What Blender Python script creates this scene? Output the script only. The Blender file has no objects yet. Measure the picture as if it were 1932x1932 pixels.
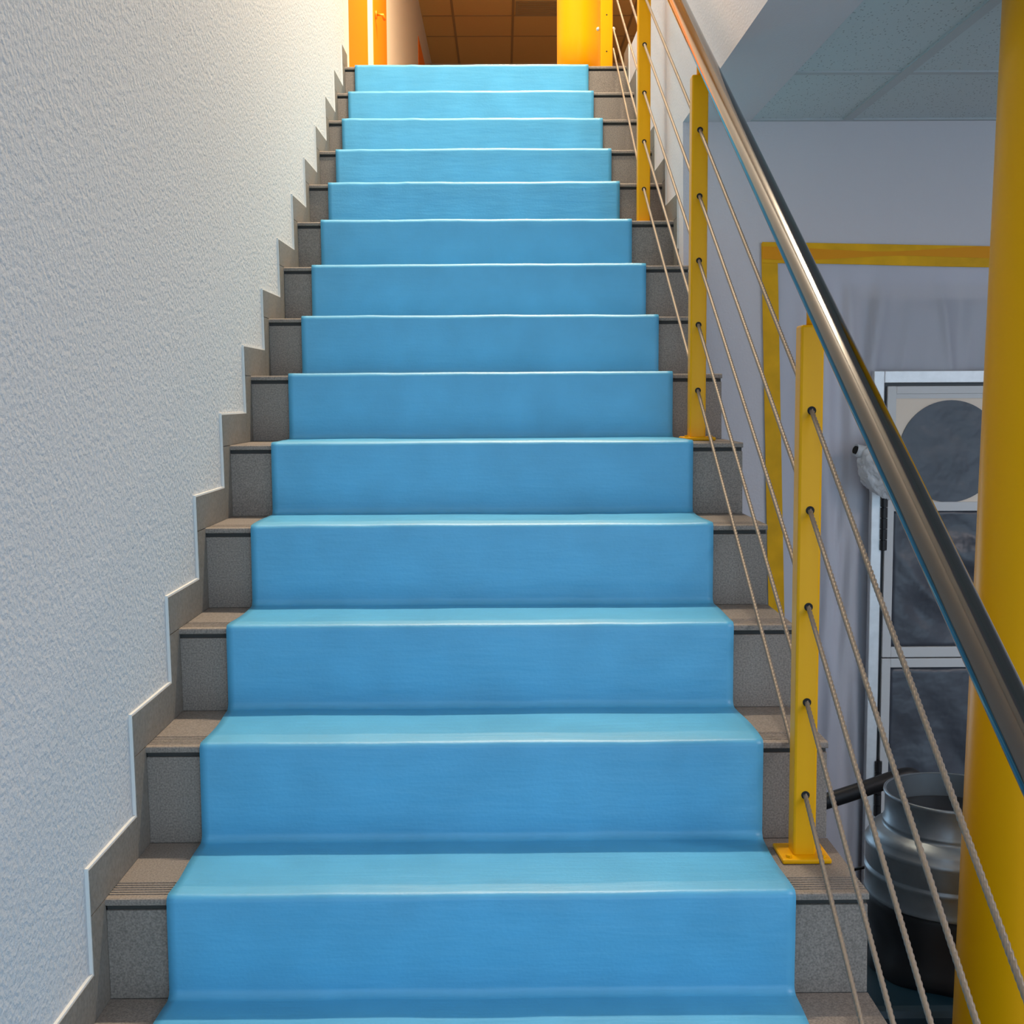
import bpy, bmesh, math, random
from mathutils import Vector, Matrix, noise
random.seed(7)
SC = bpy.context.scene
COL = SC.collection

# ------------------------------------------------------------------ helpers
def tag(o, label=None, cat=None, group=None, kind=None):
    if label: o['label'] = label
    if cat: o['category'] = cat
    if group: o['group'] = group
    if kind: o['kind'] = kind
    return o

def empty(name, loc=(0, 0, 0)):
    o = bpy.data.objects.new(name, None)
    COL.objects.link(o); o.location = loc
    return o

def build(name, bm, m, parent=None, smooth=False, bevel=0.0):
    """link a bmesh (world coordinates) as one mesh object"""
    bmesh.ops.recalc_face_normals(bm, faces=bm.faces[:])
    if parent is not None:
        off = Vector((0, 0, 0)); q = parent
        while q is not None:
            off += q.location; q = q.parent
        bmesh.ops.translate(bm, verts=bm.verts[:], vec=-off)
    me = bpy.data.meshes.new(name); bm.to_mesh(me); bm.free()
    if smooth:
        for p in me.polygons: p.use_smooth = True
    o = bpy.data.objects.new(name, me); COL.objects.link(o)
    if m: me.materials.append(m)
    if parent is not None: o.parent = parent
    if bevel:
        b = o.modifiers.new('bevel', 'BEVEL'); b.width = bevel; b.segments = 2; b.limit_method = 'ANGLE'
    return o

def hexa(bm, pts):
    """8 points: bottom ring (4) then top ring (4)"""
    v = [bm.verts.new(p) for p in pts]
    for f in ((0, 3, 2, 1), (4, 5, 6, 7), (0, 1, 5, 4), (1, 2, 6, 5), (2, 3, 7, 6), (3, 0, 4, 7)):
        bm.faces.new([v[i] for i in f])

def box(bm, x0, x1, y0, y1, z0, z1):
    hexa(bm, [(x0, y0, z0), (x1, y0, z0), (x1, y1, z0), (x0, y1, z0),
              (x0, y0, z1), (x1, y0, z1), (x1, y1, z1), (x0, y1, z1)])

def boxo(name, m, parent, x0, x1, y0, y1, z0, z1, bevel=0.0):
    bm = bmesh.new(); box(bm, x0, x1, y0, y1, z0, z1)
    return build(name, bm, m, parent, bevel=bevel)

def loft(bm, rings, cap=True, closed=True):
    R = [[bm.verts.new(p) for p in r] for r in rings]
    n = len(R[0])
    for a, b in zip(R, R[1:]):
        for i in range(n if closed else n - 1):
            j = (i + 1) % n
            bm.faces.new((a[i], a[j], b[j], b[i]))
    if cap and closed:
        bm.faces.new(R[0][::-1]); bm.faces.new(R[-1])
    return R

def frame(t):
    t = t.normalized()
    a = Vector((1, 0, 0)) if abs(t.x) < .9 else Vector((0, 0, 1))
    u = t.cross(a).normalized(); v = t.cross(u).normalized()
    return u, v

def tube(bm, pts, r, n=16, cap=True, radii=None):
    pts = [Vector(p) for p in pts]; rings = []
    for i, p in enumerate(pts):
        t = pts[min(i + 1, len(pts) - 1)] - pts[max(i - 1, 0)]
        u, v = frame(t); rr = radii[i] if radii else r
        rings.append([p + rr * (math.cos(2 * math.pi * k / n) * u + math.sin(2 * math.pi * k / n) * v) for k in range(n)])
    loft(bm, rings, cap)

def lathe(bm, cx, cy, prof, n=72, cap0=False, cap1=False):
    rings = [[(cx + r * math.cos(2 * math.pi * k / n), cy + r * math.sin(2 * math.pi * k / n), z) for k in range(n)] for r, z in prof]
    R = loft(bm, rings, cap=False)
    if cap0: bm.faces.new(R[0][::-1])
    if cap1: bm.faces.new(R[-1])

def arc_pts(p0, p1, p2, r, n=8):
    """fillet corner p1 (2D)"""
    p0, p1, p2 = Vector(p0), Vector(p1), Vector(p2)
    a = (p0 - p1).normalized(); b = (p2 - p1).normalized()
    ang = a.angle(b); d = r / math.tan(ang / 2)
    c = p1 + (a + b).normalized() * (r / math.sin(ang / 2))
    s = p1 + a * d - c; e = p1 + b * d - c
    out = []
    for i in range(n + 1):
        t = i / n
        v = (s * (1 - t) + e * t).normalized() * r
        out.append(c + v)
    return out

# ------------------------------------------------------------------ materials
def mat(name, col, rough=.6, metal=0, spec=.5, bump=0, bscale=100, bdist=.002, var=0, vscale=20, detail=4, coat=0):
    m = bpy.data.materials.new(name); m.use_nodes = True
    N = m.node_tree.nodes; L = m.node_tree.links
    b = N['Principled BSDF']
    b.inputs['Base Color'].default_value = (*col, 1)
    b.inputs['Roughness'].default_value = rough
    b.inputs['Metallic'].default_value = metal
    b.inputs['Specular IOR Level'].default_value = spec
    if coat:
        b.inputs['Coat Weight'].default_value = coat; b.inputs['Coat Roughness'].default_value = .12
    tc = N.new('ShaderNodeTexCoord')
    if var:
        nz = N.new('ShaderNodeTexNoise'); nz.inputs['Scale'].default_value = vscale; nz.inputs['Detail'].default_value = detail
        L.new(tc.outputs['Object'], nz.inputs['Vector'])
        mx = N.new('ShaderNodeMix'); mx.data_type = 'RGBA'
        mx.inputs[6].default_value = (*[c * (1 - var) for c in col], 1)
        mx.inputs[7].default_value = (*[min(1, c * (1 + var)) for c in col], 1)
        rp = N.new('ShaderNodeMapRange'); rp.inputs[1].default_value = .3; rp.inputs[2].default_value = .7
        L.new(nz.outputs['Fac'], rp.inputs[0]); L.new(rp.outputs[0], mx.inputs[0])
        L.new(mx.outputs[2], b.inputs['Base Color'])
    if bump:
        n2 = N.new('ShaderNodeTexNoise'); n2.inputs['Scale'].default_value = bscale; n2.inputs['Detail'].default_value = 3
        L.new(tc.outputs['Object'], n2.inputs['Vector'])
        bp = N.new('ShaderNodeBump'); bp.inputs['Strength'].default_value = bump; bp.inputs['Distance'].default_value = bdist
        L.new(n2.outputs['Fac'], bp.inputs['Height']); L.new(bp.outputs['Normal'], b.inputs['Normal'])
    return m

M = {}
M['stucco'] = mat('white_stucco', (.59, .60, .615), .85, bump=.65, bscale=105, bdist=.005, spec=.25)
M['plaster'] = mat('white_plaster', (.68, .64, .66), .85, bump=.35, bscale=140, bdist=.003, spec=.25)
M['bead'] = mat('white_caulk', (.70, .69, .67), .8)
M['tile'] = mat('grey_stone_tile', (.23, .19, .16), .62, bump=.25, bscale=420, bdist=.0008, var=.35, vscale=320, detail=5)
M['skirt'] = mat('grey_skirting_tile', (.20, .18, .155), .6, bump=.15, bscale=300, bdist=.0008, var=.18, vscale=150)
M['gap_shade'] = mat('dark_gap_shade', (.05, .047, .043), .9)
M['concrete'] = mat('concrete', (.30, .29, .28), .9, bump=.3, bscale=60)
M['yellow'] = mat('yellow_gloss_paint', (.80, .37, .0008), .34, bump=.12, bscale=160, bdist=.001, spec=.18)
M['orange'] = mat('orange_paint', (.95, .215, .002), .45)
M['hole'] = mat('black_hole', (.006, .006, .006), .8)
M['steel'] = mat('polished_stainless_steel', (.14, .13, .122), .12, metal=1)
M['rope'] = mat('steel_wire_rope', (.27, .215, .165), .5, metal=.4)
M['stud_glint'] = mat('bright_stud_glint', (.7, .68, .6), .3, metal=.8)
M['tape'] = mat('yellow_adhesive_tape', (.82, .42, .001), .5, spec=.2, bump=.25, bscale=35, bdist=.003, var=.12, vscale=14)
M['tape_over'] = mat('doubled_orange_tape', (.84, .32, .001), .5, spec=.2, bump=.2, bscale=35, bdist=.003)
M['alu'] = mat('aluminium', (.72, .73, .74), .4, metal=.35, var=.06, vscale=40)
M['pvc'] = mat('off_white_profile', (.62, .62, .62), .5)
M['panel'] = mat('beige_board', (.82, .70, .58), .7)
M['felt'] = mat('charcoal_membrane', (.060, .067, .085), .38, bump=.5, bscale=9, bdist=.02, var=.15, vscale=12)
M['black'] = mat('black_rubber', (.010, .010, .012), .5)
M['hinge'] = mat('black_hinge', (.012, .012, .014), .4)
M['galv'] = mat('galvanised_steel', (.34, .38, .41), .36, metal=.85, var=.10, vscale=25)
M['galv_shaded'] = mat('galvanised_steel_shaded', (.20, .24, .27), .5, metal=.7)  # darker copy of the drum steel, shade of the inside put into colour
M['teal'] = mat('dark_teal_housing', (.004, .022, .036), .4)
M['jamb'] = mat('beige_door_frame', (.52, .44, .38), .6)
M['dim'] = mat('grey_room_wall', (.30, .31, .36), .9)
M['floor'] = mat('grey_floor_tile', (.20, .19, .18), .5, var=.2, vscale=60)
M['landing'] = mat('beige_landing_tile', (.48, .42, .35), .5, var=.12, vscale=60)
M['chrome'] = mat('door_handle_metal', (.55, .30, .08), .3, metal=.8)
M['vent'] = mat('grey_louvre', (.36, .27, .15), .6)

def runner_mat():
    m = mat('blue_protective_film', (.085, .385, .62), .46, bump=.35, bscale=150, bdist=.0009, var=.07, vscale=9, detail=6, spec=.7)
    N = m.node_tree.nodes; L = m.node_tree.links; b = N['Principled BSDF']
    # long faint crinkles of the film across the stairs
    tc = N.new('ShaderNodeTexCoord'); mp = N.new('ShaderNodeMapping'); mp.inputs['Scale'].default_value = (9, 60, 60)
    nz = N.new('ShaderNodeTexNoise'); nz.inputs['Scale'].default_value = 1; nz.inputs['Detail'].default_value = 4
    L.new(tc.outputs['Object'], mp.inputs[0]); L.new(mp.outputs[0], nz.inputs['Vector'])
    old = b.inputs['Normal'].links[0].from_node
    bp = N.new('ShaderNodeBump'); bp.inputs['Strength'].default_value = .35; bp.inputs['Distance'].default_value = .003
    L.new(nz.outputs['Fac'], bp.inputs['Height']); L.new(old.outputs['Normal'], bp.inputs['Normal'])
    L.new(bp.outputs['Normal'], b.inputs['Normal'])
    return m
M['film'] = runner_mat()

def sheet_mat(name, col, alpha, trans, bscale, bstr):
    m = bpy.data.materials.new(name); m.use_nodes = True
    N = m.node_tree.nodes; L = m.node_tree.links
    b = N['Principled BSDF']; out = N['Material Output']
    b.inputs['Base Color'].default_value = (*col, 1); b.inputs['Roughness'].default_value = .4
    tr = N.new('ShaderNodeBsdfTranslucent'); tr.inputs[0].default_value = (*col, 1)
    tp = N.new('ShaderNodeBsdfTransparent')
    m1 = N.new('ShaderNodeMixShader'); m1.inputs[0].default_value = trans
    m2 = N.new('ShaderNodeMixShader'); m2.inputs[0].default_value = 1 - alpha
    L.new(b.outputs[0], m1.inputs[1]); L.new(tr.outputs[0], m1.inputs[2])
    L.new(m1.outputs[0], m2.inputs[1]); L.new(tp.outputs[0], m2.inputs[2]); L.new(m2.outputs[0], out.inputs[0])
    tc = N.new('ShaderNodeTexCoord'); nz = N.new('ShaderNodeTexNoise'); nz.inputs['Scale'].default_value = bscale; nz.inputs['Detail'].default_value = 3
    bp = N.new('ShaderNodeBump'); bp.inputs['Strength'].default_value = bstr; bp.inputs['Distance'].default_value = .01
    L.new(tc.outputs['Object'], nz.inputs['Vector']); L.new(nz.outputs['Fac'], bp.inputs['Height']); L.new(bp.outputs['Normal'], b.inputs['Normal'])
    return m
M['sheet'] = sheet_mat('translucent_plastic_sheet', (.78, .78, .86), .74, .25, 7, .5)
M['bag'] = sheet_mat('clear_crumpled_plastic', (.82, .84, .86), .72, .2, 40, .9)

def ceiling_mat(name, col, pit):
    """mineral fibre tile with small dark pits"""
    m = mat(name, col, .9, spec=.2)
    N = m.node_tree.nodes; L = m.node_tree.links; b = N['Principled BSDF']
    tc = N.new('ShaderNodeTexCoord'); mp = N.new('ShaderNodeMapping'); mp.inputs['Scale'].default_value = (120, 55, 55)
    mp.inputs['Rotation'].default_value = (0, 0, .5)
    vo = N.new('ShaderNodeTexVoronoi'); vo.inputs['Scale'].default_value = 1; vo.inputs['Randomness'].default_value = 1
    rp = N.new('ShaderNodeValToRGB'); rp.color_ramp.elements[0].position = .12; rp.color_ramp.elements[1].position = .26
    rp.color_ramp.elements[0].color = (*[c * pit for c in col], 1); rp.color_ramp.elements[1].color = (*col, 1)
    L.new(tc.outputs['Object'], mp.inputs[0]); L.new(mp.outputs[0], vo.inputs['Vector'])
    L.new(vo.outputs['Distance'], rp.inputs[0]); L.new(rp.outputs[0], b.inputs['Base Color'])
    bp = N.new('ShaderNodeBump'); bp.inputs['Strength'].default_value = .5; bp.inputs['Distance'].default_value = .002
    L.new(rp.outputs[0], bp.inputs['Height']); L.new(bp.outputs[0], b.inputs['Normal'])
    return m
M['ceil'] = ceiling_mat('pitted_mineral_tile', (.60, .66, .67), .5)
M['ceil_bounce'] = mat('white_bounce_ceiling', (.86, .86, .85), .9)
M['tbar'] = mat('ceiling_grid_bar', (.50, .53, .54), .7)
M['ceil_up'] = ceiling_mat('brown_mineral_tile', (.66, .44, .19), .92)
M['tbar_up'] = mat('brown_grid_bar', (.33, .21, .09), .6)

# ------------------------------------------------------------------ measured staircase
YK = {k: v for k, v in enumerate([.023, .272, .5248, .7658, 1.0289, 1.2966, 1.5629, 1.8226, 2.0917, 2.3506, 2.6129, 2.875, 3.1404, 3.4023])}
ZK = {k - 1: v for k, v in enumerate([-.1794, -.0128, .1642, .3297, .5029, .6701, .836, .9972, 1.1625, 1.3293, 1.4876, 1.6468, 1.8085, 1.9702, 2.1373])}
for k in (-1, -2, -3, -4): YK[k] = .023 + .258 * k
for k in (-2, -3, -4): ZK[k] = -.1794 + .163 * (k + 1)
K0, K1 = -4, 13
FLOOR = ZK[-4] - .163            # lower floor
LAND = ZK[13]
CEIL_LOW, CEIL_UP = 1.597, 4.60
YB = 1.93                        # face of the wall behind the lower room
def XL(y, z): return .0233 * y / 3 - .0139 * (z - .8)
def XR(y, z): return 1.2259 - .0268 * y / 3 - .0111 * (z - .8)

def extrude_x(bm, prof, fl, fr):
    """closed (y,z) profile swept between the two side functions"""
    a = [bm.verts.new((fl(y, z), y, z)) for y, z in prof]
    b = [bm.verts.new((fr(y, z), y, z)) for y, z in prof]
    n = len(prof)
    for i in range(n):
        j = (i + 1) % n
        bm.faces.new((a[i], a[j], b[j], b[i]))
    bm.faces.new(a[::-1]); bm.faces.new(b)

ST = empty('staircase', (.6, 0, FLOOR))
tag(ST, 'grey stone-tiled flight of stairs with grooved treads rising beside the rough white wall', 'staircase')
RB, TT = .016, .012              # body recess behind riser face, tread thickness
prof = []
for k in range(K0, K1 + 1):
    zb = FLOOR if k == K0 else ZK[k - 1] - TT
    prof += [(YK[k] + RB, zb), (YK[k] + RB, ZK[k] - TT)]
prof += [(3.75, ZK[K1] - TT), (3.75, ZK[K1] - .30), (3.45, ZK[K1] - .38), (YK[K0] + .45, FLOOR)]
bm = bmesh.new(); extrude_x(bm, prof, lambda y, z: XL(y, z) + .002, lambda y, z: XR(y, z) - .012)
build('stair_body', bm, M['concrete'], ST)
for k in range(K0, K1 + 1):
    y, z = YK[k], ZK[k]
    zb = FLOOR if k == K0 else ZK[k - 1]
    # riser tile
    bm = bmesh.new()
    extrude_x(bm, [(y, zb), (y, z - TT - .008), (y + .0155, z - TT - .008), (y + .0155, zb)], lambda y, z: XL(y, z) + .0055, lambda y, z: XR(y, z) - .001)
    build('riser', bm, M['tile'], ST, bevel=.0012)
    # gap under the nose, its shade put into a near-black strip
    bm = bmesh.new()
    extrude_x(bm, [(y + .006, z - TT - .008), (y + .006, z - TT), (y + .0155, z - TT), (y + .0155, z - TT - .008)], lambda y, z: XL(y, z) + .0055, lambda y, z: XR(y, z) - .002)
    build('joint', bm, M['gap_shade'], ST)
    # tread tile with grooves
    ye = YK[k + 1] - .0005 if k < K1 else 3.74
    y0 = y - .004
    pr = [(y0, z - TT + .002), (y0, z - .004), (y0 + .0012, z - .0012), (y0 + .004, z)]
    for g in range(6):
        yy = y0 + .017 + .0095 * g
        pr += [(yy, z), (yy + .0006, z - .0022), (yy + .0036, z - .0022), (yy + .0042, z)]
    pr += [(ye, z), (ye, z - TT + .0005), (y0 + .002, z - TT + .0005)]
    bm = bmesh.new(); extrude_x(bm, pr, lambda y, z: XL(y, z) + .0055, XR)
    build('tread', bm, M['tile'], ST)

# ---------------- skirting along both walls
SW, SH = .068, .072
def skirting(name, side, ks):
    root = empty(name, (0 if side > 0 else 1.2, ks[0] * .26, ks[0] * .165)); tag(root, kind='structure')
    f = XL if side > 0 else XR
    def slab(nm, ya, yb, za, zb, t, m):
        bm = bmesh.new()
        pts = [(ya, za), (yb, za), (yb, zb), (ya, zb)]
        lo = [(f(y, z) - side * .004, y, z) for y, z in pts]; hi = [(f(y, z) + side * t, y, z) for y, z in pts]
        hexa(bm, lo + hi); return build(nm, bm, m, root)
    bd = bmesh.new()
    def bead(ya, yb, za, zb):
        pts = [(ya, za), (yb, za), (yb, zb), (ya, zb)]
        hexa(bd, [(f(y, z) - side * .004, y, z) for y, z in pts] + [(f(y, z) + side * .0050, y, z) for y, z in pts])
    g = .0008
    for k in ks:
        y, z = YK[k], ZK[k]
        zb = ZK[k - 1] if k - 1 in ZK else FLOOR
        ylo = max(y - SW, YB + .012) if side < 0 else y - SW
        if not (side < 0 and k == 8 and False):
            slab('skirting_tile', ylo, y - .0005, zb + g, z - g, .0060, M['skirt'])
        bead(ylo - .0035, ylo, zb + SH, z + SH)
        if k + 1 in YK:
            yn = YK[k + 1] - SW
            slab('skirting_tile', ylo, yn - g, z + g, z + SH, .0060, M['skirt'])
            bead(ylo - .0035, yn - .0035, z + SH, z + SH + .0035)
        else:
            slab('skirting_tile', ylo, y + .09, z + g, z + SH, .0060, M['skirt'])
    build('caulk_bead', bd, M['bead'], root)
skirting('baseboard_left', 1, list(range(K0, K1 + 1)))
skirting('baseboard_right', -1, list(range(8, K1 + 1)))

# ------------------------------------------------------------------ setting
def struct(name, bm, m, **kw):
    o = build(name, bm, m, None, **kw); tag(o, kind='structure'); return o

def slab_x(bm, f, t, y0, y1, z0, z1):
    P = [(y0, z0), (y1, z0), (y1, z1), (y0, z1)]
    hexa(bm, [(f(y, z), y, z) for y, z in P] + [(f(y, z) + t, y, z) for y, z in P])

bm = bmesh.new(); slab_x(bm, XL, -.25, -4.2, 3.47, FLOOR - .02, CEIL_UP + .1)
wl = struct('wall_left', bm, M['stucco'])
# corridor upstairs
CX = -.13
bm = bmesh.new(); box(bm, CX - .2, CX, 3.47, 12.9, LAND, CEIL_UP + .1); struct('wall_corridor_left', bm, M['plaster'])
bm = bmesh.new(); box(bm, CX - .2, 4.2, 12.9, 13.1, LAND, CEIL_UP + .1); struct('wall_corridor_end', bm, M['jamb'])
bm = bmesh.new(); box(bm, 4.0, 4.2, -4.2, 12.9, LAND, CEIL_UP + .1); struct('wall_corridor_right', bm, M['plaster'])
bm = bmesh.new(); box(bm, 1.4, 5.2, -4.3, -4.2, LAND, CEIL_UP + .1); struct('wall_front_blocker', bm, M['plaster'])  # unseen wall added to block sky light, keeps the rail's reflection dark
bm = bmesh.new(); box(bm, CX - .2, 4.2, 3.75, 12.9, LAND - .25, LAND); 
struct('floor_landing', bm, M['landing'])
bm = bmesh.new(); box(bm, -.3, 4.2, -4.2, 3.6, CEIL_UP, CEIL_UP + .08); struct('ceiling_stairwell', bm, M['ceil_bounce'])  # unseen ceiling, made white to bounce light onto the shaded treads
bm = bmesh.new(); box(bm, -.35, 4.2, 3.6, 13.1, CEIL_UP, CEIL_UP + .08)
cu = struct('ceiling_upper', bm, M['ceil_up'])
for x in [.785 + .6 * i for i in range(-1, 6)]:
    bm = bmesh.new(); box(bm, x - .012, x + .012, 3.6, 12.89, CEIL_UP - .004, CEIL_UP + .001); build('grid_bar', bm, M['tbar_up'], cu)
for y in [11.81 - .72 * i for i in range(12)]:
    bm = bmesh.new(); box(bm, CX + .01, 3.99, y - .012, y + .012, CEIL_UP - .0045, CEIL_UP + .001); build('grid_bar', bm, M['tbar_up'], cu)

# three orange doors along the corridor's left wall
def corridor_door(name, y0, y1, handle):
    r = empty(name, (CX, y0, LAND)); tag(r, kind='structure')
    boxo('door_leaf', M['orange'], r, CX - .02, CX + .004, y0, y1, LAND + .005, LAND + 2.09, .002)
    if handle:
        bm = bmesh.new(); lathe_pts = []
        tube(bm, [(CX + .003, y0 + .12, LAND + 1.03), (CX + .014, y0 + .12, LAND + 1.03)], .026, 20)
        tube(bm, [(CX + .01, y0 + .12, LAND + 1.03), (CX + .05, y0 + .12, LAND + 1.03), (CX + .052, y0 + .22, LAND + 1.03)], .009, 10)
        build('door_handle', bm, M['orange'] if handle == 1 else M['chrome'], r, smooth=True)
corridor_door('door_1', 4.79, 5.72, 0)
corridor_door('door_2', 6.07, 7.0, 1)
corridor_door('door_3', 10.45, 11.45, 0)

# lower room
bm = bmesh.new(); box(bm, -.25, 5.2, -4.2, 4.0, FLOOR - .15, FLOOR); struct('floor', bm, M['floor'])
bm = bmesh.new(); box(bm, 5.0, 5.2, -4.2, 2.2, FLOOR, LAND); struct('wall_right', bm, M['plaster'])
# back wall with a doorway opening
OX0, OX1, OZ = 1.715, 2.62, 1.105
bm = bmesh.new()
T = .2
P = [(lambda z: XR(YB, z) + .25, OX0, FLOOR, CEIL_LOW + .02), (lambda z: OX0, OX1, OZ, CEIL_LOW + .02), (lambda z: OX1, 5.0, FLOOR, CEIL_LOW + .02)]
for fx, xb, z0, z1 in P:
    hexa(bm, [(fx(z0), YB, z0), (xb, YB, z0), (xb, YB + T, z0), (fx(z0), YB + T, z0),
              (fx(z1), YB, z1), (xb, YB, z1), (xb, YB + T, z1), (fx(z1), YB + T, z1)])
struct('wall_back', bm, M['plaster'])
# small dim room behind the opening
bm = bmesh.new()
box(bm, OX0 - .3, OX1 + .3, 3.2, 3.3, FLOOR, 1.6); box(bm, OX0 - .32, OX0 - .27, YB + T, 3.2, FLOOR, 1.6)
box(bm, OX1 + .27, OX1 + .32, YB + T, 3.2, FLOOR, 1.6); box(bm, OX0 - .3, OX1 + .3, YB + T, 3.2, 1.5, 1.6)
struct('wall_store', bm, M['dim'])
dr = empty('door_4', (OX0, YB, FLOOR)); tag(dr, kind='structure')
boxo('door_jamb', M['jamb'], dr, OX0 - .02, OX0 + .03, YB - .004, YB + T, FLOOR, OZ + .005)
boxo('door_jamb', M['jamb'], dr, OX1 - .03, OX1 + .02, YB - .004, YB + T, FLOOR, OZ + .005)
boxo('door_lintel', M['jamb'], dr, OX0 - .02, OX1 + .02, YB - .006, YB + T, OZ - .035, OZ + .005)

# wall beside the upper flight and the bulkhead along the stair opening
bm = bmesh.new()
slab_x(bm, XR, .25, YB, 3.75, FLOOR, LAND + .05)
struct('wall_stair_right', bm, M['plaster'])
bm = bmesh.new(); slab_x(bm, XR, .2, -4.2, YB, CEIL_LOW, LAND + .05)
struct('trim_1', bm, M['plaster'])
# upper floor slab over the lower room
bm = bmesh.new(); box(bm, 1.42, 5.0, -4.2, 3.75, CEIL_LOW + .3, LAND); struct('floor_upper', bm, M['concrete'])
# suspended ceiling of the lower room
bm = bmesh.new(); box(bm, 1.30, 5.0, -4.2, YB, CEIL_LOW + .006, CEIL_LOW + .03)
cl = struct('ceiling', bm, M['ceil'])
def bar(x0, x1, y0, y1, z=.0, nm='grid_bar'):
    bm = bmesh.new(); box(bm, x0, x1, y0, y1, CEIL_LOW + z, CEIL_LOW + .012); return build(nm, bm, M['tbar'], cl)
bar(XR(0, CEIL_LOW) - .0 + .004, 1.262, -4.2, YB - .001, .0005, 'edge_angle')
bar(1.262, 5.0, YB - .02, YB, .001, 'edge_angle')
for x in (1.69, 2.29, 2.89, 3.49, 4.09, 4.69): bar(x - .014, x + .014, -4.2, YB - .02, .001)
for y in (1.375, .765, .155, -.455, -1.065, -1.675, -2.285, -2.9): bar(1.262, 5.0, y - .012, y + .012, .0015)

# ------------------------------------------------------------------ blue runner
RL = [.116, .116, .113, .115, .112, .109, .103, .096, .089, .081, .075, .065, .057, .054]
RR = [1.114, 1.113, 1.108, 1.102, 1.098, 1.089, 1.084, 1.075, 1.064, 1.051, 1.042, 1.033, 1.022, 1.017]
def lerp_tab(tab, t):
    if t <= 0: return tab[0] + (tab[1] - tab[0]) * 0
    if t >= 13: return tab[13]
    i = int(t); return tab[i] + (tab[i + 1] - tab[i]) * (t - i)
path = []                         # (y, z, k-parameter, tightness)
corners = []
for k in range(K0, K1 + 1):
    zb = (ZK[k - 1] if k > K0 else FLOOR) + .0025
    corners.append(((YK[k] - .0075, zb), 'in', k - .5))
    corners.append(((YK[k] - .0085, ZK[k] + .0035), 'out', k))
pts2 = [(YK[K0] - .35, FLOOR + .0025)] + [c[0] for c in corners] + [(3.62, LAND + .0035)]
def seg(a, b, n, k):
    for i in range(1, n):
        t = i / n; path.append((a[0] + (b[0] - a[0]) * t, a[1] + (b[1] - a[1]) * t, k))
prev = Vector(pts2[0]); path.append((prev[0], prev[1], K0))
for i, (c, kind, kk) in enumerate(corners):
    rad = .016 if kind == 'in' else .010
    a = arc_pts(pts2[i], c, pts2[i + 2], rad, 8)
    seg(prev, a[0], 7, kk)
    for q in a: path.append((q[0], q[1], kk))
    prev = a[-1]
seg(prev, pts2[-1], 6, 13); path.append((*pts2[-1], 13))
NX = 70
bm = bmesh.new(); rows = []
for y, z, k in path:
    row = []
    kt = max(0, min(13, y / .2612))
    xl, xr = lerp_tab(RL, kt), lerp_tab(RR, kt)
    xl += .0025 * math.sin(y * 21) ; xr += .0025 * math.sin(y * 17 + 2)
    for i in range(NX + 1):
        t = i / NX; x = xl + (xr - xl) * t
        n1 = noise.noise(Vector((x * 5.5, y * 9, z * 9)))
        n2 = noise.noise(Vector((x * 17 + 5, y * 24, z * 24 + 3)))
        lift = .0018 + .0016 * n1 + .0007 * n2
        if y > 2.0 and t < .45: lift += .0022 * max(0, noise.noise(Vector((x * 22, y * 12, 9))))
        row.append(bm.verts.new((x, y - lift * .7, z + lift)))
    rows.append(row)
for a, b in zip(rows, rows[1:]):
    for i in range(NX): bm.faces.new((a[i], a[i + 1], b[i + 1], b[i]))
ru = build('stair_runner', bm, M['film'], None, smooth=True)
s = ru.modifiers.new('thickness', 'SOLIDIFY'); s.thickness = .0016; s.offset = 1
tag(ru, 'glossy light blue protective runner laid down the middle of the grey stairs', 'runner')

# ------------------------------------------------------------------ railing
RAIL = empty('stair_railing', (1.16, .185, ZK[0]))
tag(RAIL, 'yellow post railing with polished steel handrail and thin wire ropes along the stairs', 'railing')
ra, rb = Vector((1.165, -.648, .476)), Vector((1.13, 1.50, 1.80))
rd = (rb - ra)
def rail_at(y): return ra + rd * ((y - ra.y) / rd.y)
bm = bmesh.new(); tube(bm, [rail_at(-1.05 + .3 * i) for i in range(16)] + [rail_at(3.60)], .0224, 40)
build('handrail', bm, M['steel'], RAIL, smooth=True)
POSTS = [  # x, front y, base z, top z, cable heights, half width
    (1.166, -.865, ZK[-4], .235, None, .0195),
    (1.166, .165, ZK[0], .895, [.754, .588, .425, .262, .101], .0195),
    (1.135, 1.18, ZK[4], 1.55, [1.419, 1.262, 1.108, .953, .793], .0200),
    (1.121, 2.26, ZK[8], 2.20, [2.065, 1.913, 1.761, 1.606, 1.454], .0205),
    (1.105, 3.55, LAND + .003, 3.02, [2.83, 2.67, 2.50, 2.331, 2.25], .0255)]
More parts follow.
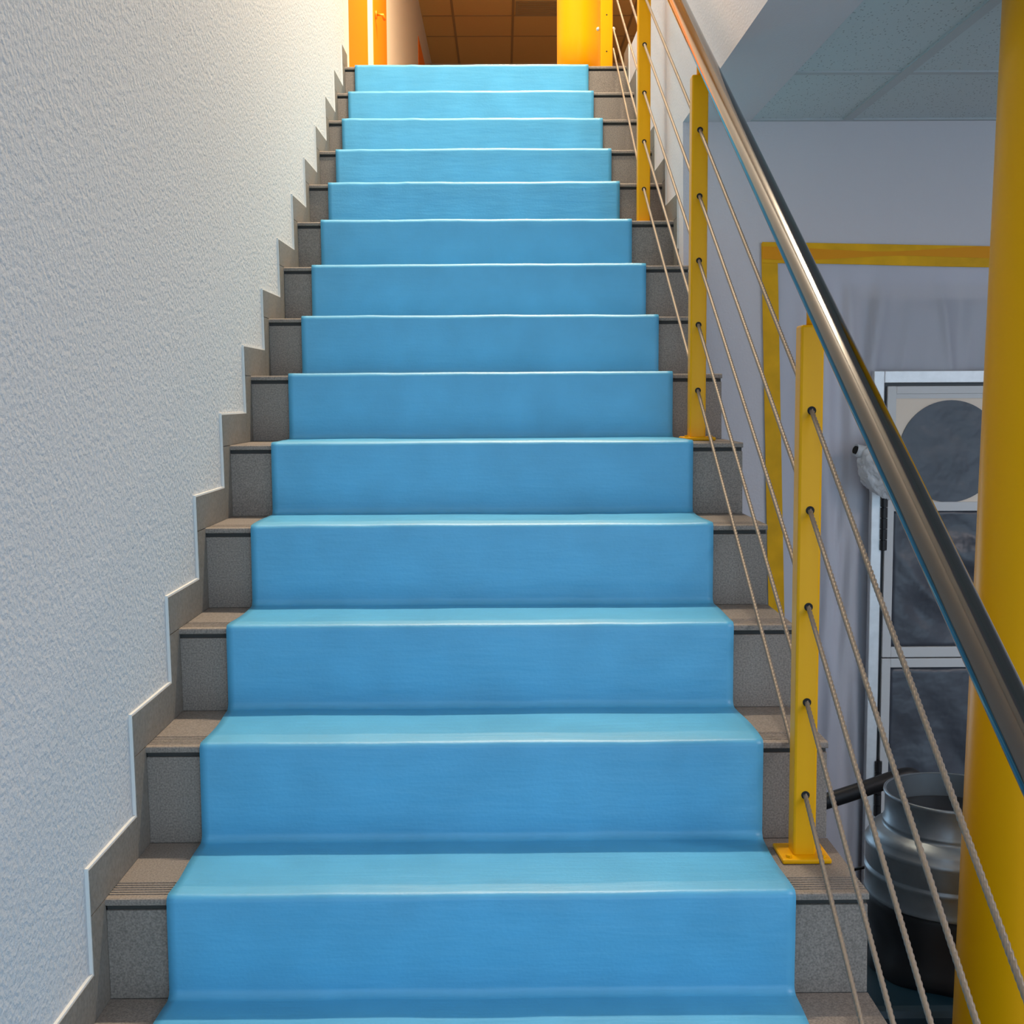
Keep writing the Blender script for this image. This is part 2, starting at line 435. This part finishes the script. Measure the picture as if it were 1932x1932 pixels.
# cables past the lowest visible post run on at the same slope
P0 = POSTS[0]; P1 = POSTS[1]
POSTS[0] = (P0[0], P0[1], P0[2], P0[3], [h - (P1[1] - P0[1]) * .632 for h in P1[4]], P0[5])
for n, (px, yf, zb, zt, hs, hw) in enumerate(POSTS):
    b = bmesh.new(); box(b, px - hw, px + hw, yf, yf + 2 * hw, zb + .006, zt)
    po = build('post', b, M['yellow'], RAIL, bevel=.004)
    b = bmesh.new(); box(b, px - (.042 if n == 1 else .038), px + .042, yf - .022, yf + 2 * hw + .022, zb + .0004, zb + .009)
    build('base_plate', b, M['yellow'], po, bevel=.003)
    for sx in (-.029, .029):
        if n == 4: break
        b = bmesh.new(); tube(b, [(px + sx, yf - .01, zb + .008), (px + sx, yf - .01, zb + .0135)], .0055, 6)
        build('anchor_bolt', b, M['yellow'], po)
    b = bmesh.new(); c = rail_at(yf + hw); tube(b, [(px, yf + hw, zt - .01), (px, yf + hw, c.z - .012)], .0065, 14)
    build('rail_pin', b, M['yellow'], po, smooth=True)
    for h in (hs if n < 4 else (2.386, 2.236)):
        b = bmesh.new()
        tube(b, [(px, yf - .0009, h), (px, yf + .004, h)], .0072 if n != 4 else .003, 20)
        build('hole_disc', b, M['hole'], po)  # flat black disc painted for the dark inside of the hole
    if n == 4:
        for sx in (-.036, .0295):
            b = bmesh.new(); bmesh.ops.create_uvsphere(b, u_segments=14, v_segments=10, radius=.0085, matrix=Matrix.Translation((px + sx, yf + .012, 2.331)))
            build('cable_stud', b, M['stud_glint'], po, smooth=True)
# twisted ropes
def rope(pts, r, pitch=.019):
    bm = bmesh.new(); pts = [Vector(p) for p in pts]; rings = []; s = 0.0
    n = 16
    for a, c in zip(pts, pts[1:]):
        d = c - a; L = d.length; u, v = frame(d); m = int(L / .0024)
        for i in range(m + 1):
            p = a + d * (i / m); ph = 2 * math.pi * (s + L * i / m) / pitch
            ring = []
            for q in range(n):
                th = 2 * math.pi * q / n
                rr = r * (.72 + .34 * abs(math.cos(2 * (th - ph / 2))))
                ring.append(p + rr * (math.cos(th) * u + math.sin(th) * v))
            rings.append(ring)
        s += L
    loft(bm, rings); return bm
for c in range(5):
    pts = [(px + (.0295 if hw > .025 else 0), yf + (.012 if hw > .025 else .001), hs[c]) for px, yf, zb, zt, hs, hw in POSTS]
    build('wire_rope', rope(pts, .0040), M['rope'], RAIL, smooth=True)

# ------------------------------------------------------------------ round yellow columns
def column(x, y, r, z0, z1, lean, label, grp):
    o = empty('steel_column', (x, y, z0)); tag(o, label, 'column', grp)
    bm = bmesh.new(); N = 64
    loft(bm, [[(x + lean * (z - .8) + r * math.cos(2 * math.pi * k / N), y + r * math.sin(2 * math.pi * k / N), z) for k in range(N)] for z in [z0 + .012 + (z1 - z0 - .012) * i / 12 for i in range(13)]])
    build('shaft', bm, M['yellow'], o, smooth=True)
    bm = bmesh.new(); box(bm, x - r * 1.35 + lean * (z0 - .8), x + r * 1.35 + lean * (z0 - .8), y - r * 1.35, y + r * 1.35, z0 + .0005, z0 + .012)
    build('base_plate', bm, M['yellow'], o, bevel=.002)
column(1.701, .5, .115, FLOOR, CEIL_LOW, .020, 'thick round yellow column at the right edge beside the galvanised drum', None)
column(1.005, 3.83, .098, LAND, CEIL_UP - .005, 0, 'round bright yellow column on the upper landing behind the last railing post', None)

# ------------------------------------------------------------------ taped plastic sheet on the doorway
def strip(name, pts, w, t, yoff, m, vertical, label):
    """adhesive tape following pts (x,z) on the back wall; slightly wavy"""
    bm = bmesh.new(); rings = []
    for i, (x, z) in enumerate(pts):
        d = .0015 * noise.noise(Vector((x * 9, z * 9, 3)))
        y1 = YB - yoff - d; y0 = y1 - t
        if vertical: a, b = (x, z), (x + w, z)
        else: a, b = (x, z), (x, z - w + .006 * noise.noise(Vector((x * 1.7, 1, 7))))
        rings.append([(a[0], y0, a[1]), (b[0], y0, b[1]), (b[0], y1, b[1]), (a[0], y1, a[1])])
    loft(bm, rings)
    o = build(name, bm, m, None); tag(o, label, 'tape', 'yellow tape strips around the doorway'); return o
tv = strip('tape_strip', [(1.438 + .033 * (1.238 - z), z) for z in [1.238 - .05 * i for i in range(38)]], .049, .0012, .007, M['tape'], True,
      'long vertical strip of yellow tape down the left side of the plastic sheet')
th = strip('tape_strip', [(1.4405 + .05 * i, 1.2415 - .0225 * .05 * i) for i in range(26)], .062, .0012, .0088, M['tape'], False,
      'long horizontal strip of yellow tape along the top of the plastic sheet')
bm = bmesh.new(); rings = []
for i in range(26):
    x = 1.4415 + .05 * i; zc = 1.216 - .0225 * .05 * i - .008 * math.sin(x * 5)
    h = .013 + .009 * noise.noise(Vector((x * 3, 5, 1)))
    y0 = YB - .0106
    rings.append([(x, y0 - .0006, zc - h), (x, y0 - .0006, zc + h), (x, y0 + .0004, zc + h), (x, y0 + .0004, zc - h)])
loft(bm, rings); build('doubled_fold', bm, M['tape_over'], th)

# containment door module extents
DX0, DZ1 = 1.772, .852
DX1 = 2.26
def fold(x, z):
    v = .012 * noise.noise(Vector((x * 6 + .8 * z, z * 1.2, 2.0)))
    v += .006 * noise.noise(Vector((x * 22 - 3 * z, z * 2.5, 7)))
    # long diagonal folds from the tape
    for fx, sl, w, a in ((1.83, -.55, .018, .010), (1.80, -.25, .014, .010), (1.97, .5, .012, .006), (1.56, .05, .02, .006), (1.62, .12, .02, .012), (1.70, .10, .016, .012)):
        d = (x - (fx + sl * (1.2 - z) * .3)) / w
        v += a * math.exp(-d * d) * (1 if z > .8 or x < 1.77 else 0)
    edge = min(1, max(0, (1.172 - z) / .12)) * min(1, max(0, (x - 1.492 - .033 * (1.238 - z)) / .08))
    return min(.027, max(.0008, .0008 + (.010 + 1.5 * v) * edge))
bm = bmesh.new(); grid = {}
xs = [1.462 + i * .009 for i in range(int((2.66 - 1.462) / .009) + 1)]
zs = [1.222 - i * .014 for i in range(int((1.222 - FLOOR - .01) / .014) + 1)]
def vert(i, j):
    if (i, j) not in grid:
        x, z = xs[i], zs[j]; x += .033 * (1.238 - z) * max(0, min(1, (1.72 - x) / .25)); grid[(i, j)] = bm.verts.new((x, YB - .004 - fold(x, z), z - .02 * (x - 1.46)))
    return grid[(i, j)]
for i in range(len(xs) - 1):
    for j in range(len(zs) - 1):
        xm, zm = (xs[i] + xs[i + 1]) / 2, (zs[j] + zs[j + 1]) / 2
        if DX0 + .012 < xm < DX1 and zm < DZ1 - .005: continue
        bm.faces.new((vert(i, j), vert(i + 1, j), vert(i + 1, j + 1), vert(i, j + 1)))
sh = build('plastic_sheet', bm, M['sheet'], None, smooth=True)
tag(sh, 'wrinkled translucent white plastic sheet taped over the doorway', 'sheet')

# aluminium framed door set in the sheet
CD = empty('framed_door', (DX0, YB - .05, FLOOR))
tag(CD, 'aluminium framed door with dark panels and round disc set into the plastic sheet', 'door')
ya, yb2 = YB - .062, YB - .034
boxo('frame_post', M['alu'], CD, DX0, DX0 + .032, ya, yb2, FLOOR, DZ1, .002)
boxo('frame_post', M['alu'], CD, DX1 - .032, DX1, ya, yb2, FLOOR, DZ1, .002)
boxo('frame_rail', M['alu'], CD, DX0 + .032, DX1 - .032, ya, yb2, DZ1 - .036, DZ1, .002)
boxo('dark_gap', M['hinge'], CD, DX0 + .02, DX1 - .02, ya + .014, yb2 + .004, DZ1 - .050, DZ1 - .030)  # black strips put the shade of the gap round the leaf into colour
boxo('dark_gap', M['hinge'], CD, DX0 + .025, DX0 + .05, ya + .012, yb2 + .004, FLOOR, DZ1 - .040)
def leaf(z0, z1, parts):
    lx0, lx1 = DX0 + .042, DX1 - .042
    lf = boxo('leaf_stile', M['pvc'], CD, lx0, lx0 + .027, ya, yb2, z0, z1, .0015)
    boxo('leaf_stile', M['pvc'], CD, lx1 - .027, lx1, ya, yb2, z0, z1, .0015)
    for a, b in parts: boxo('leaf_rail', M['pvc'], CD, lx0 + .027, lx1 - .027, ya + .0004, yb2, a, b, .0015)
leaf(-.022, .806, [(.783, .806), (.428, .456), (-.022, .010)])
leaf(FLOOR + .02, -.026, [(-.054, -.026), (FLOOR + .02, FLOOR + .06)])
px0, px1 = DX0 + .069, DX1 - .069
up = boxo('upper_panel', M['panel'], CD, px0, px1, ya + .006, yb2 - .006, .456, .783)
bm = bmesh.new(); tube(bm, [(2.008, ya + .0065, .609), (2.008, ya + .0025, .609)], .1545, 72)
build('round_disc', bm, M['felt'], up)
boxo('panel_bead', M['pvc'], up, px0, px1, ya + .004, ya + .007, .769, .783)
def wavy(name, z0, z1, amp):
    bm = bmesh.new(); n, m = 26, 34; V = []
    for i in range(n + 1):
        r = []
        for j in range(m + 1):
            x = px0 + (px1 - px0) * i / n; z = z0 + (z1 - z0) * j / m
            e = min(1, 4 * min(i / n, 1 - i / n)) * min(1, 4 * min(j / m, 1 - j / m))
            y = ya + .013 + amp * e * (noise.noise(Vector((x * 8 + z * 6, z * 3 - x * 5, 4))) + .4 * noise.noise(Vector((x * 20 + z * 16, z * 9, 8))))
            r.append(bm.verts.new((x, y, z)))
        V.append(r)
    for i in range(n):
        for j in range(m): bm.faces.new((V[i][j], V[i + 1][j], V[i + 1][j + 1], V[i][j + 1]))
    o = build(name, bm, M['felt'], CD, smooth=True); s = o.modifiers.new('t', 'SOLIDIFY'); s.thickness = .002
wavy('middle_panel', .010, -.0 + .428, .034)
wavy('lower_panel', FLOOR + .06, -.054, .016)
def hinge(z0, z1):
    bm = bmesh.new(); n = 5; x = DX0 + .0375
    for i in range(n):
        a = z0 + (z1 - z0) * i / n; b = z0 + (z1 - z0) * (i + 1) / n
        tube(bm, [(x, ya - .004, a + .0012), (x, ya - .004, b - .0012)], .0105, 14)
    tube(bm, [(x, ya - .004, z0), (x, ya - .004, z1)], .006, 10)
    build('hinge', bm, M['hinge'], CD, smooth=False)
hinge(.309, .474); hinge(-.52, -.345)

# crumpled clear plastic bag tied to the sheet
BG = empty('plastic_bag', (1.78, YB - .13, .47)); tag(BG, 'small crumpled clear plastic bag hanging beside the round disc', 'bag')
bm = bmesh.new(); bmesh.ops.create_icosphere(bm, subdivisions=5, radius=1)
for v in bm.verts:
    p = v.co.copy()
    k = .98 + .20 * noise.noise(p * 1.8) + .22 * (.5 - abs(noise.noise(p * 3.6))) + .10 * (.5 - abs(noise.noise(p * 9)))
    v.co = Vector((1.787 + .066 * p.x * k - .012 * p.z, YB - .128 + .045 * p.y * k, .563 + .088 * p.z * k * (.9 + .1 * p.x)))
build('pouch', bm, M['bag'], BG, smooth=True)
bm = bmesh.new(); pts = [(1.745, YB - .12, .60), (1.722, YB - .115, .612), (1.702, YB - .12, .618)]
tube(bm, pts, .02, 20, cap=False, radii=[.030, .020, .018]); 
n_ = build('gathered_neck', bm, M['bag'], BG, smooth=True)
bm = bmesh.new(); tube(bm, [(1.712, YB - .118, .615), (1.7015, YB - .122, .6185)], .012, 16); build('dark_opening', bm, M['hole'], BG)

# ------------------------------------------------------------------ galvanised drum on its machine base
TX, TY = 1.722, 1.0
DM = empty('extraction_drum', (TX, TY, FLOOR)); tag(DM, 'open galvanised steel drum on a dark base standing beside the stairs', 'drum')
bm = bmesh.new()
prof = [(.150, -.150), (.153, -.1475), (.1565, -.149), (.1575, -.154), (.155, -.158), (.1535, -.162), (.1535, -.214), (.157, -.218), (.158, -.223), (.156, -.228),
        (.160, -.232), (.172, -.237), (.184, -.246), (.189, -.254), (.191, -.262), (.196, -.266), (.199, -.272), (.198, -.277), (.1965, -.280),
        (.1965, -.322), (.1945, -.325), (.1945, -.328), (.199, -.332), (.199, -.339), (.1965, -.342), (.1965, -.387), (.1985, -.392), (.196, -.396), (.188, -.397)]
prof = [(r, z - .016) for r, z in prof]
lathe(bm, TX, TY, prof, 96); build('drum_shell', bm, M['galv'], DM, smooth=True)
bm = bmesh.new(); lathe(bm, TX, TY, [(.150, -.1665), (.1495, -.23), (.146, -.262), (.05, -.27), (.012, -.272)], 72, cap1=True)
build('drum_inside', bm, M['galv_shaded'], DM, smooth=True)
bm = bmesh.new(); lathe(bm, TX, TY, [(.147, -.2245), (.145, -.221), (.12, -.22), (.02, -.22)], 48, cap0=True, cap1=True)
build('filter_plate', bm, M['black'], DM, smooth=True)
# black rubber skirt, sagging and folded
bm = bmesh.new(); rings = []
for z, r in ((-.405, .188), (-.43, .192), (-.47, .190), (-.51, .184), (-.545, .190), (-.575, .196), (-.60, .190)):
    ring = []
    for k in range(72):
        a = 2 * math.pi * k / 72
        w = .016 * noise.noise(Vector((math.cos(a) * 2.2, math.sin(a) * 2.2, z * 9))) * min(1, max(0, (-.42 - z) / .05))
        ring.append((TX + (r + w) * math.cos(a), TY + (r + w) * math.sin(a), z + (.03 * noise.noise(Vector((math.cos(a) * 1.5, math.sin(a) * 1.5, 3))) if z < -.57 else 0)))
    rings.append(ring)
loft(bm, rings); build('rubber_skirt', bm, M['black'], DM, smooth=True)
boxo('machine_housing', M['teal'], DM, TX - .29, TX + .29, TY - .24, TY + .26, FLOOR + .04, -.585, .02)
for sx in (-.24, .24):
    for sy in (-.19, .21):
        bm = bmesh.new(); tube(bm, [(TX + sx - .012, TY + sy, FLOOR + .028), (TX + sx + .012, TY + sy, FLOOR + .028)], .0275, 18); build('castor', bm, M['black'], DM)
bm = bmesh.new(); bmesh.ops.create_uvsphere(bm, u_segments=12, v_segments=8, radius=.005, matrix=Matrix.Translation((1.679, TY - .242, -.66))); build('glint_bead', bm, M['stud_glint'], DM, smooth=True)  # bright bead added as a specular dot on the housing
# black hose curving out behind the drum
HP = [(1.73, 1.30, -.60), (1.735, 1.30, -.35), (1.735, 1.28, -.24), (1.73, 1.27, -.20), (1.712, 1.265, -.184), (1.68, 1.26, -.187), (1.60, 1.25, -.212), (1.50, 1.25, -.245), (1.40, 1.25, -.275), (1.32, 1.26, -.33), (1.29, 1.27, -.45), (1.285, 1.28, -.70), (1.285, 1.28, FLOOR + .03)]
cu_ = bpy.data.curves.new('hose', 'CURVE'); cu_.dimensions = '3D'; sp = cu_.splines.new('NURBS'); sp.points.add(len(HP) - 1)
for p, q in zip(sp.points, HP): p.co = (q[0], q[1], q[2] - (.02 if q[2] > -.6 else 0), 1)
pass; sp.use_endpoint_u = True; sp.order_u = 3; cu_.bevel_depth = .0205; cu_.bevel_resolution = 6; cu_.resolution_u = 8; cu_.use_fill_caps = True
tmp = bpy.data.objects.new('hose', cu_); COL.objects.link(tmp)
dg = bpy.context.evaluated_depsgraph_get(); me = bpy.data.meshes.new_from_object(tmp.evaluated_get(dg)); bpy.data.objects.remove(tmp)
bm = bmesh.new(); bm.from_mesh(me); build('hose', bm, M['black'], DM, smooth=True)
# thin black lead by the drum
bm = bmesh.new(); tube(bm, [(1.60, 1.15, -.40), (1.56, 1.2, -.43), (1.50, 1.24, -.465), (1.44, 1.26, -.53), (1.40, 1.27, -.68), (1.39, 1.27, FLOOR + .004)], .004, 8)
build('power_lead', bm, M['black'], DM, smooth=True)

# grey louvre panel in the upper ceiling
vt = empty('ceiling_vent', (1.09, 11.0, CEIL_UP - .004)); tag(vt, 'grey louvred panel in the brown corridor ceiling left of the yellow column', 'vent')
boxo('vent_frame', M['vent'], vt, .81, 1.37, 10.62, 11.10, CEIL_UP - .006, CEIL_UP + .0)
for i in range(6): boxo('louvre', M['tbar_up'], vt, .83, 1.35, 10.66 + .07 * i, 10.67 + .07 * i, CEIL_UP - .010, CEIL_UP - .005)

# ------------------------------------------------------------------ lights
def area(name, loc, size, sy, power, col, rot=(0, 0, 0)):
    l = bpy.data.lights.new(name, 'AREA'); l.shape = 'RECTANGLE'; l.size = size; l.size_y = sy; l.energy = power; l.color = col
    o = bpy.data.objects.new(name, l); COL.objects.link(o); o.location = loc; o.rotation_euler = rot; return o
area('stair_lamp', (.95, 2.1, CEIL_UP - .03), 1.2, .12, 190, (1, .85, .64))
area('corridor_lamp', (1.1, 5.6, CEIL_UP - .03), 1.2, .14, 190, (1, .74, .40))
area('room_fill', (3.2, -.6, CEIL_LOW - .03), 1.2, .3, 34, (1, .89, .88))  # added fill light with no visible source, brightens and warms the lower room

w = bpy.data.worlds.new('world'); SC.world = w; w.use_nodes = True
bg = w.node_tree.nodes['Background']; bg.inputs[0].default_value = (.55, .78, 1, 1); bg.inputs[1].default_value = 2.35

# ------------------------------------------------------------------ camera
f_px, yaw, pit, rol = 2367.35, .0074456, -.091018, -.0052135
cyw, syw, cp, sp_ = math.cos(yaw), math.sin(yaw), math.cos(pit), math.sin(pit)
F = Vector((syw * cp, cyw * cp, sp_)); r = Vector((cyw, -syw, 0)); u = r.cross(F)
r2 = math.cos(rol) * r + math.sin(rol) * u; u2 = -math.sin(rol) * r + math.cos(rol) * u
cam = bpy.data.cameras.new('camera'); cam.sensor_width = 36; cam.lens = 36 * f_px / 1932; cam.clip_start = .02
co = bpy.data.objects.new('camera', cam); COL.objects.link(co)
co.matrix_world = Matrix(((r2.x, u2.x, -F.x, .65312), (r2.y, u2.y, -F.y, -1.91595), (r2.z, u2.z, -F.z, .77829), (0, 0, 0, 1)))
SC.camera = co
SC.view_settings.view_transform = 'Standard'; SC.view_settings.look = 'None'
SC.view_settings.exposure = 0.08; SC.view_settings.gamma = 1
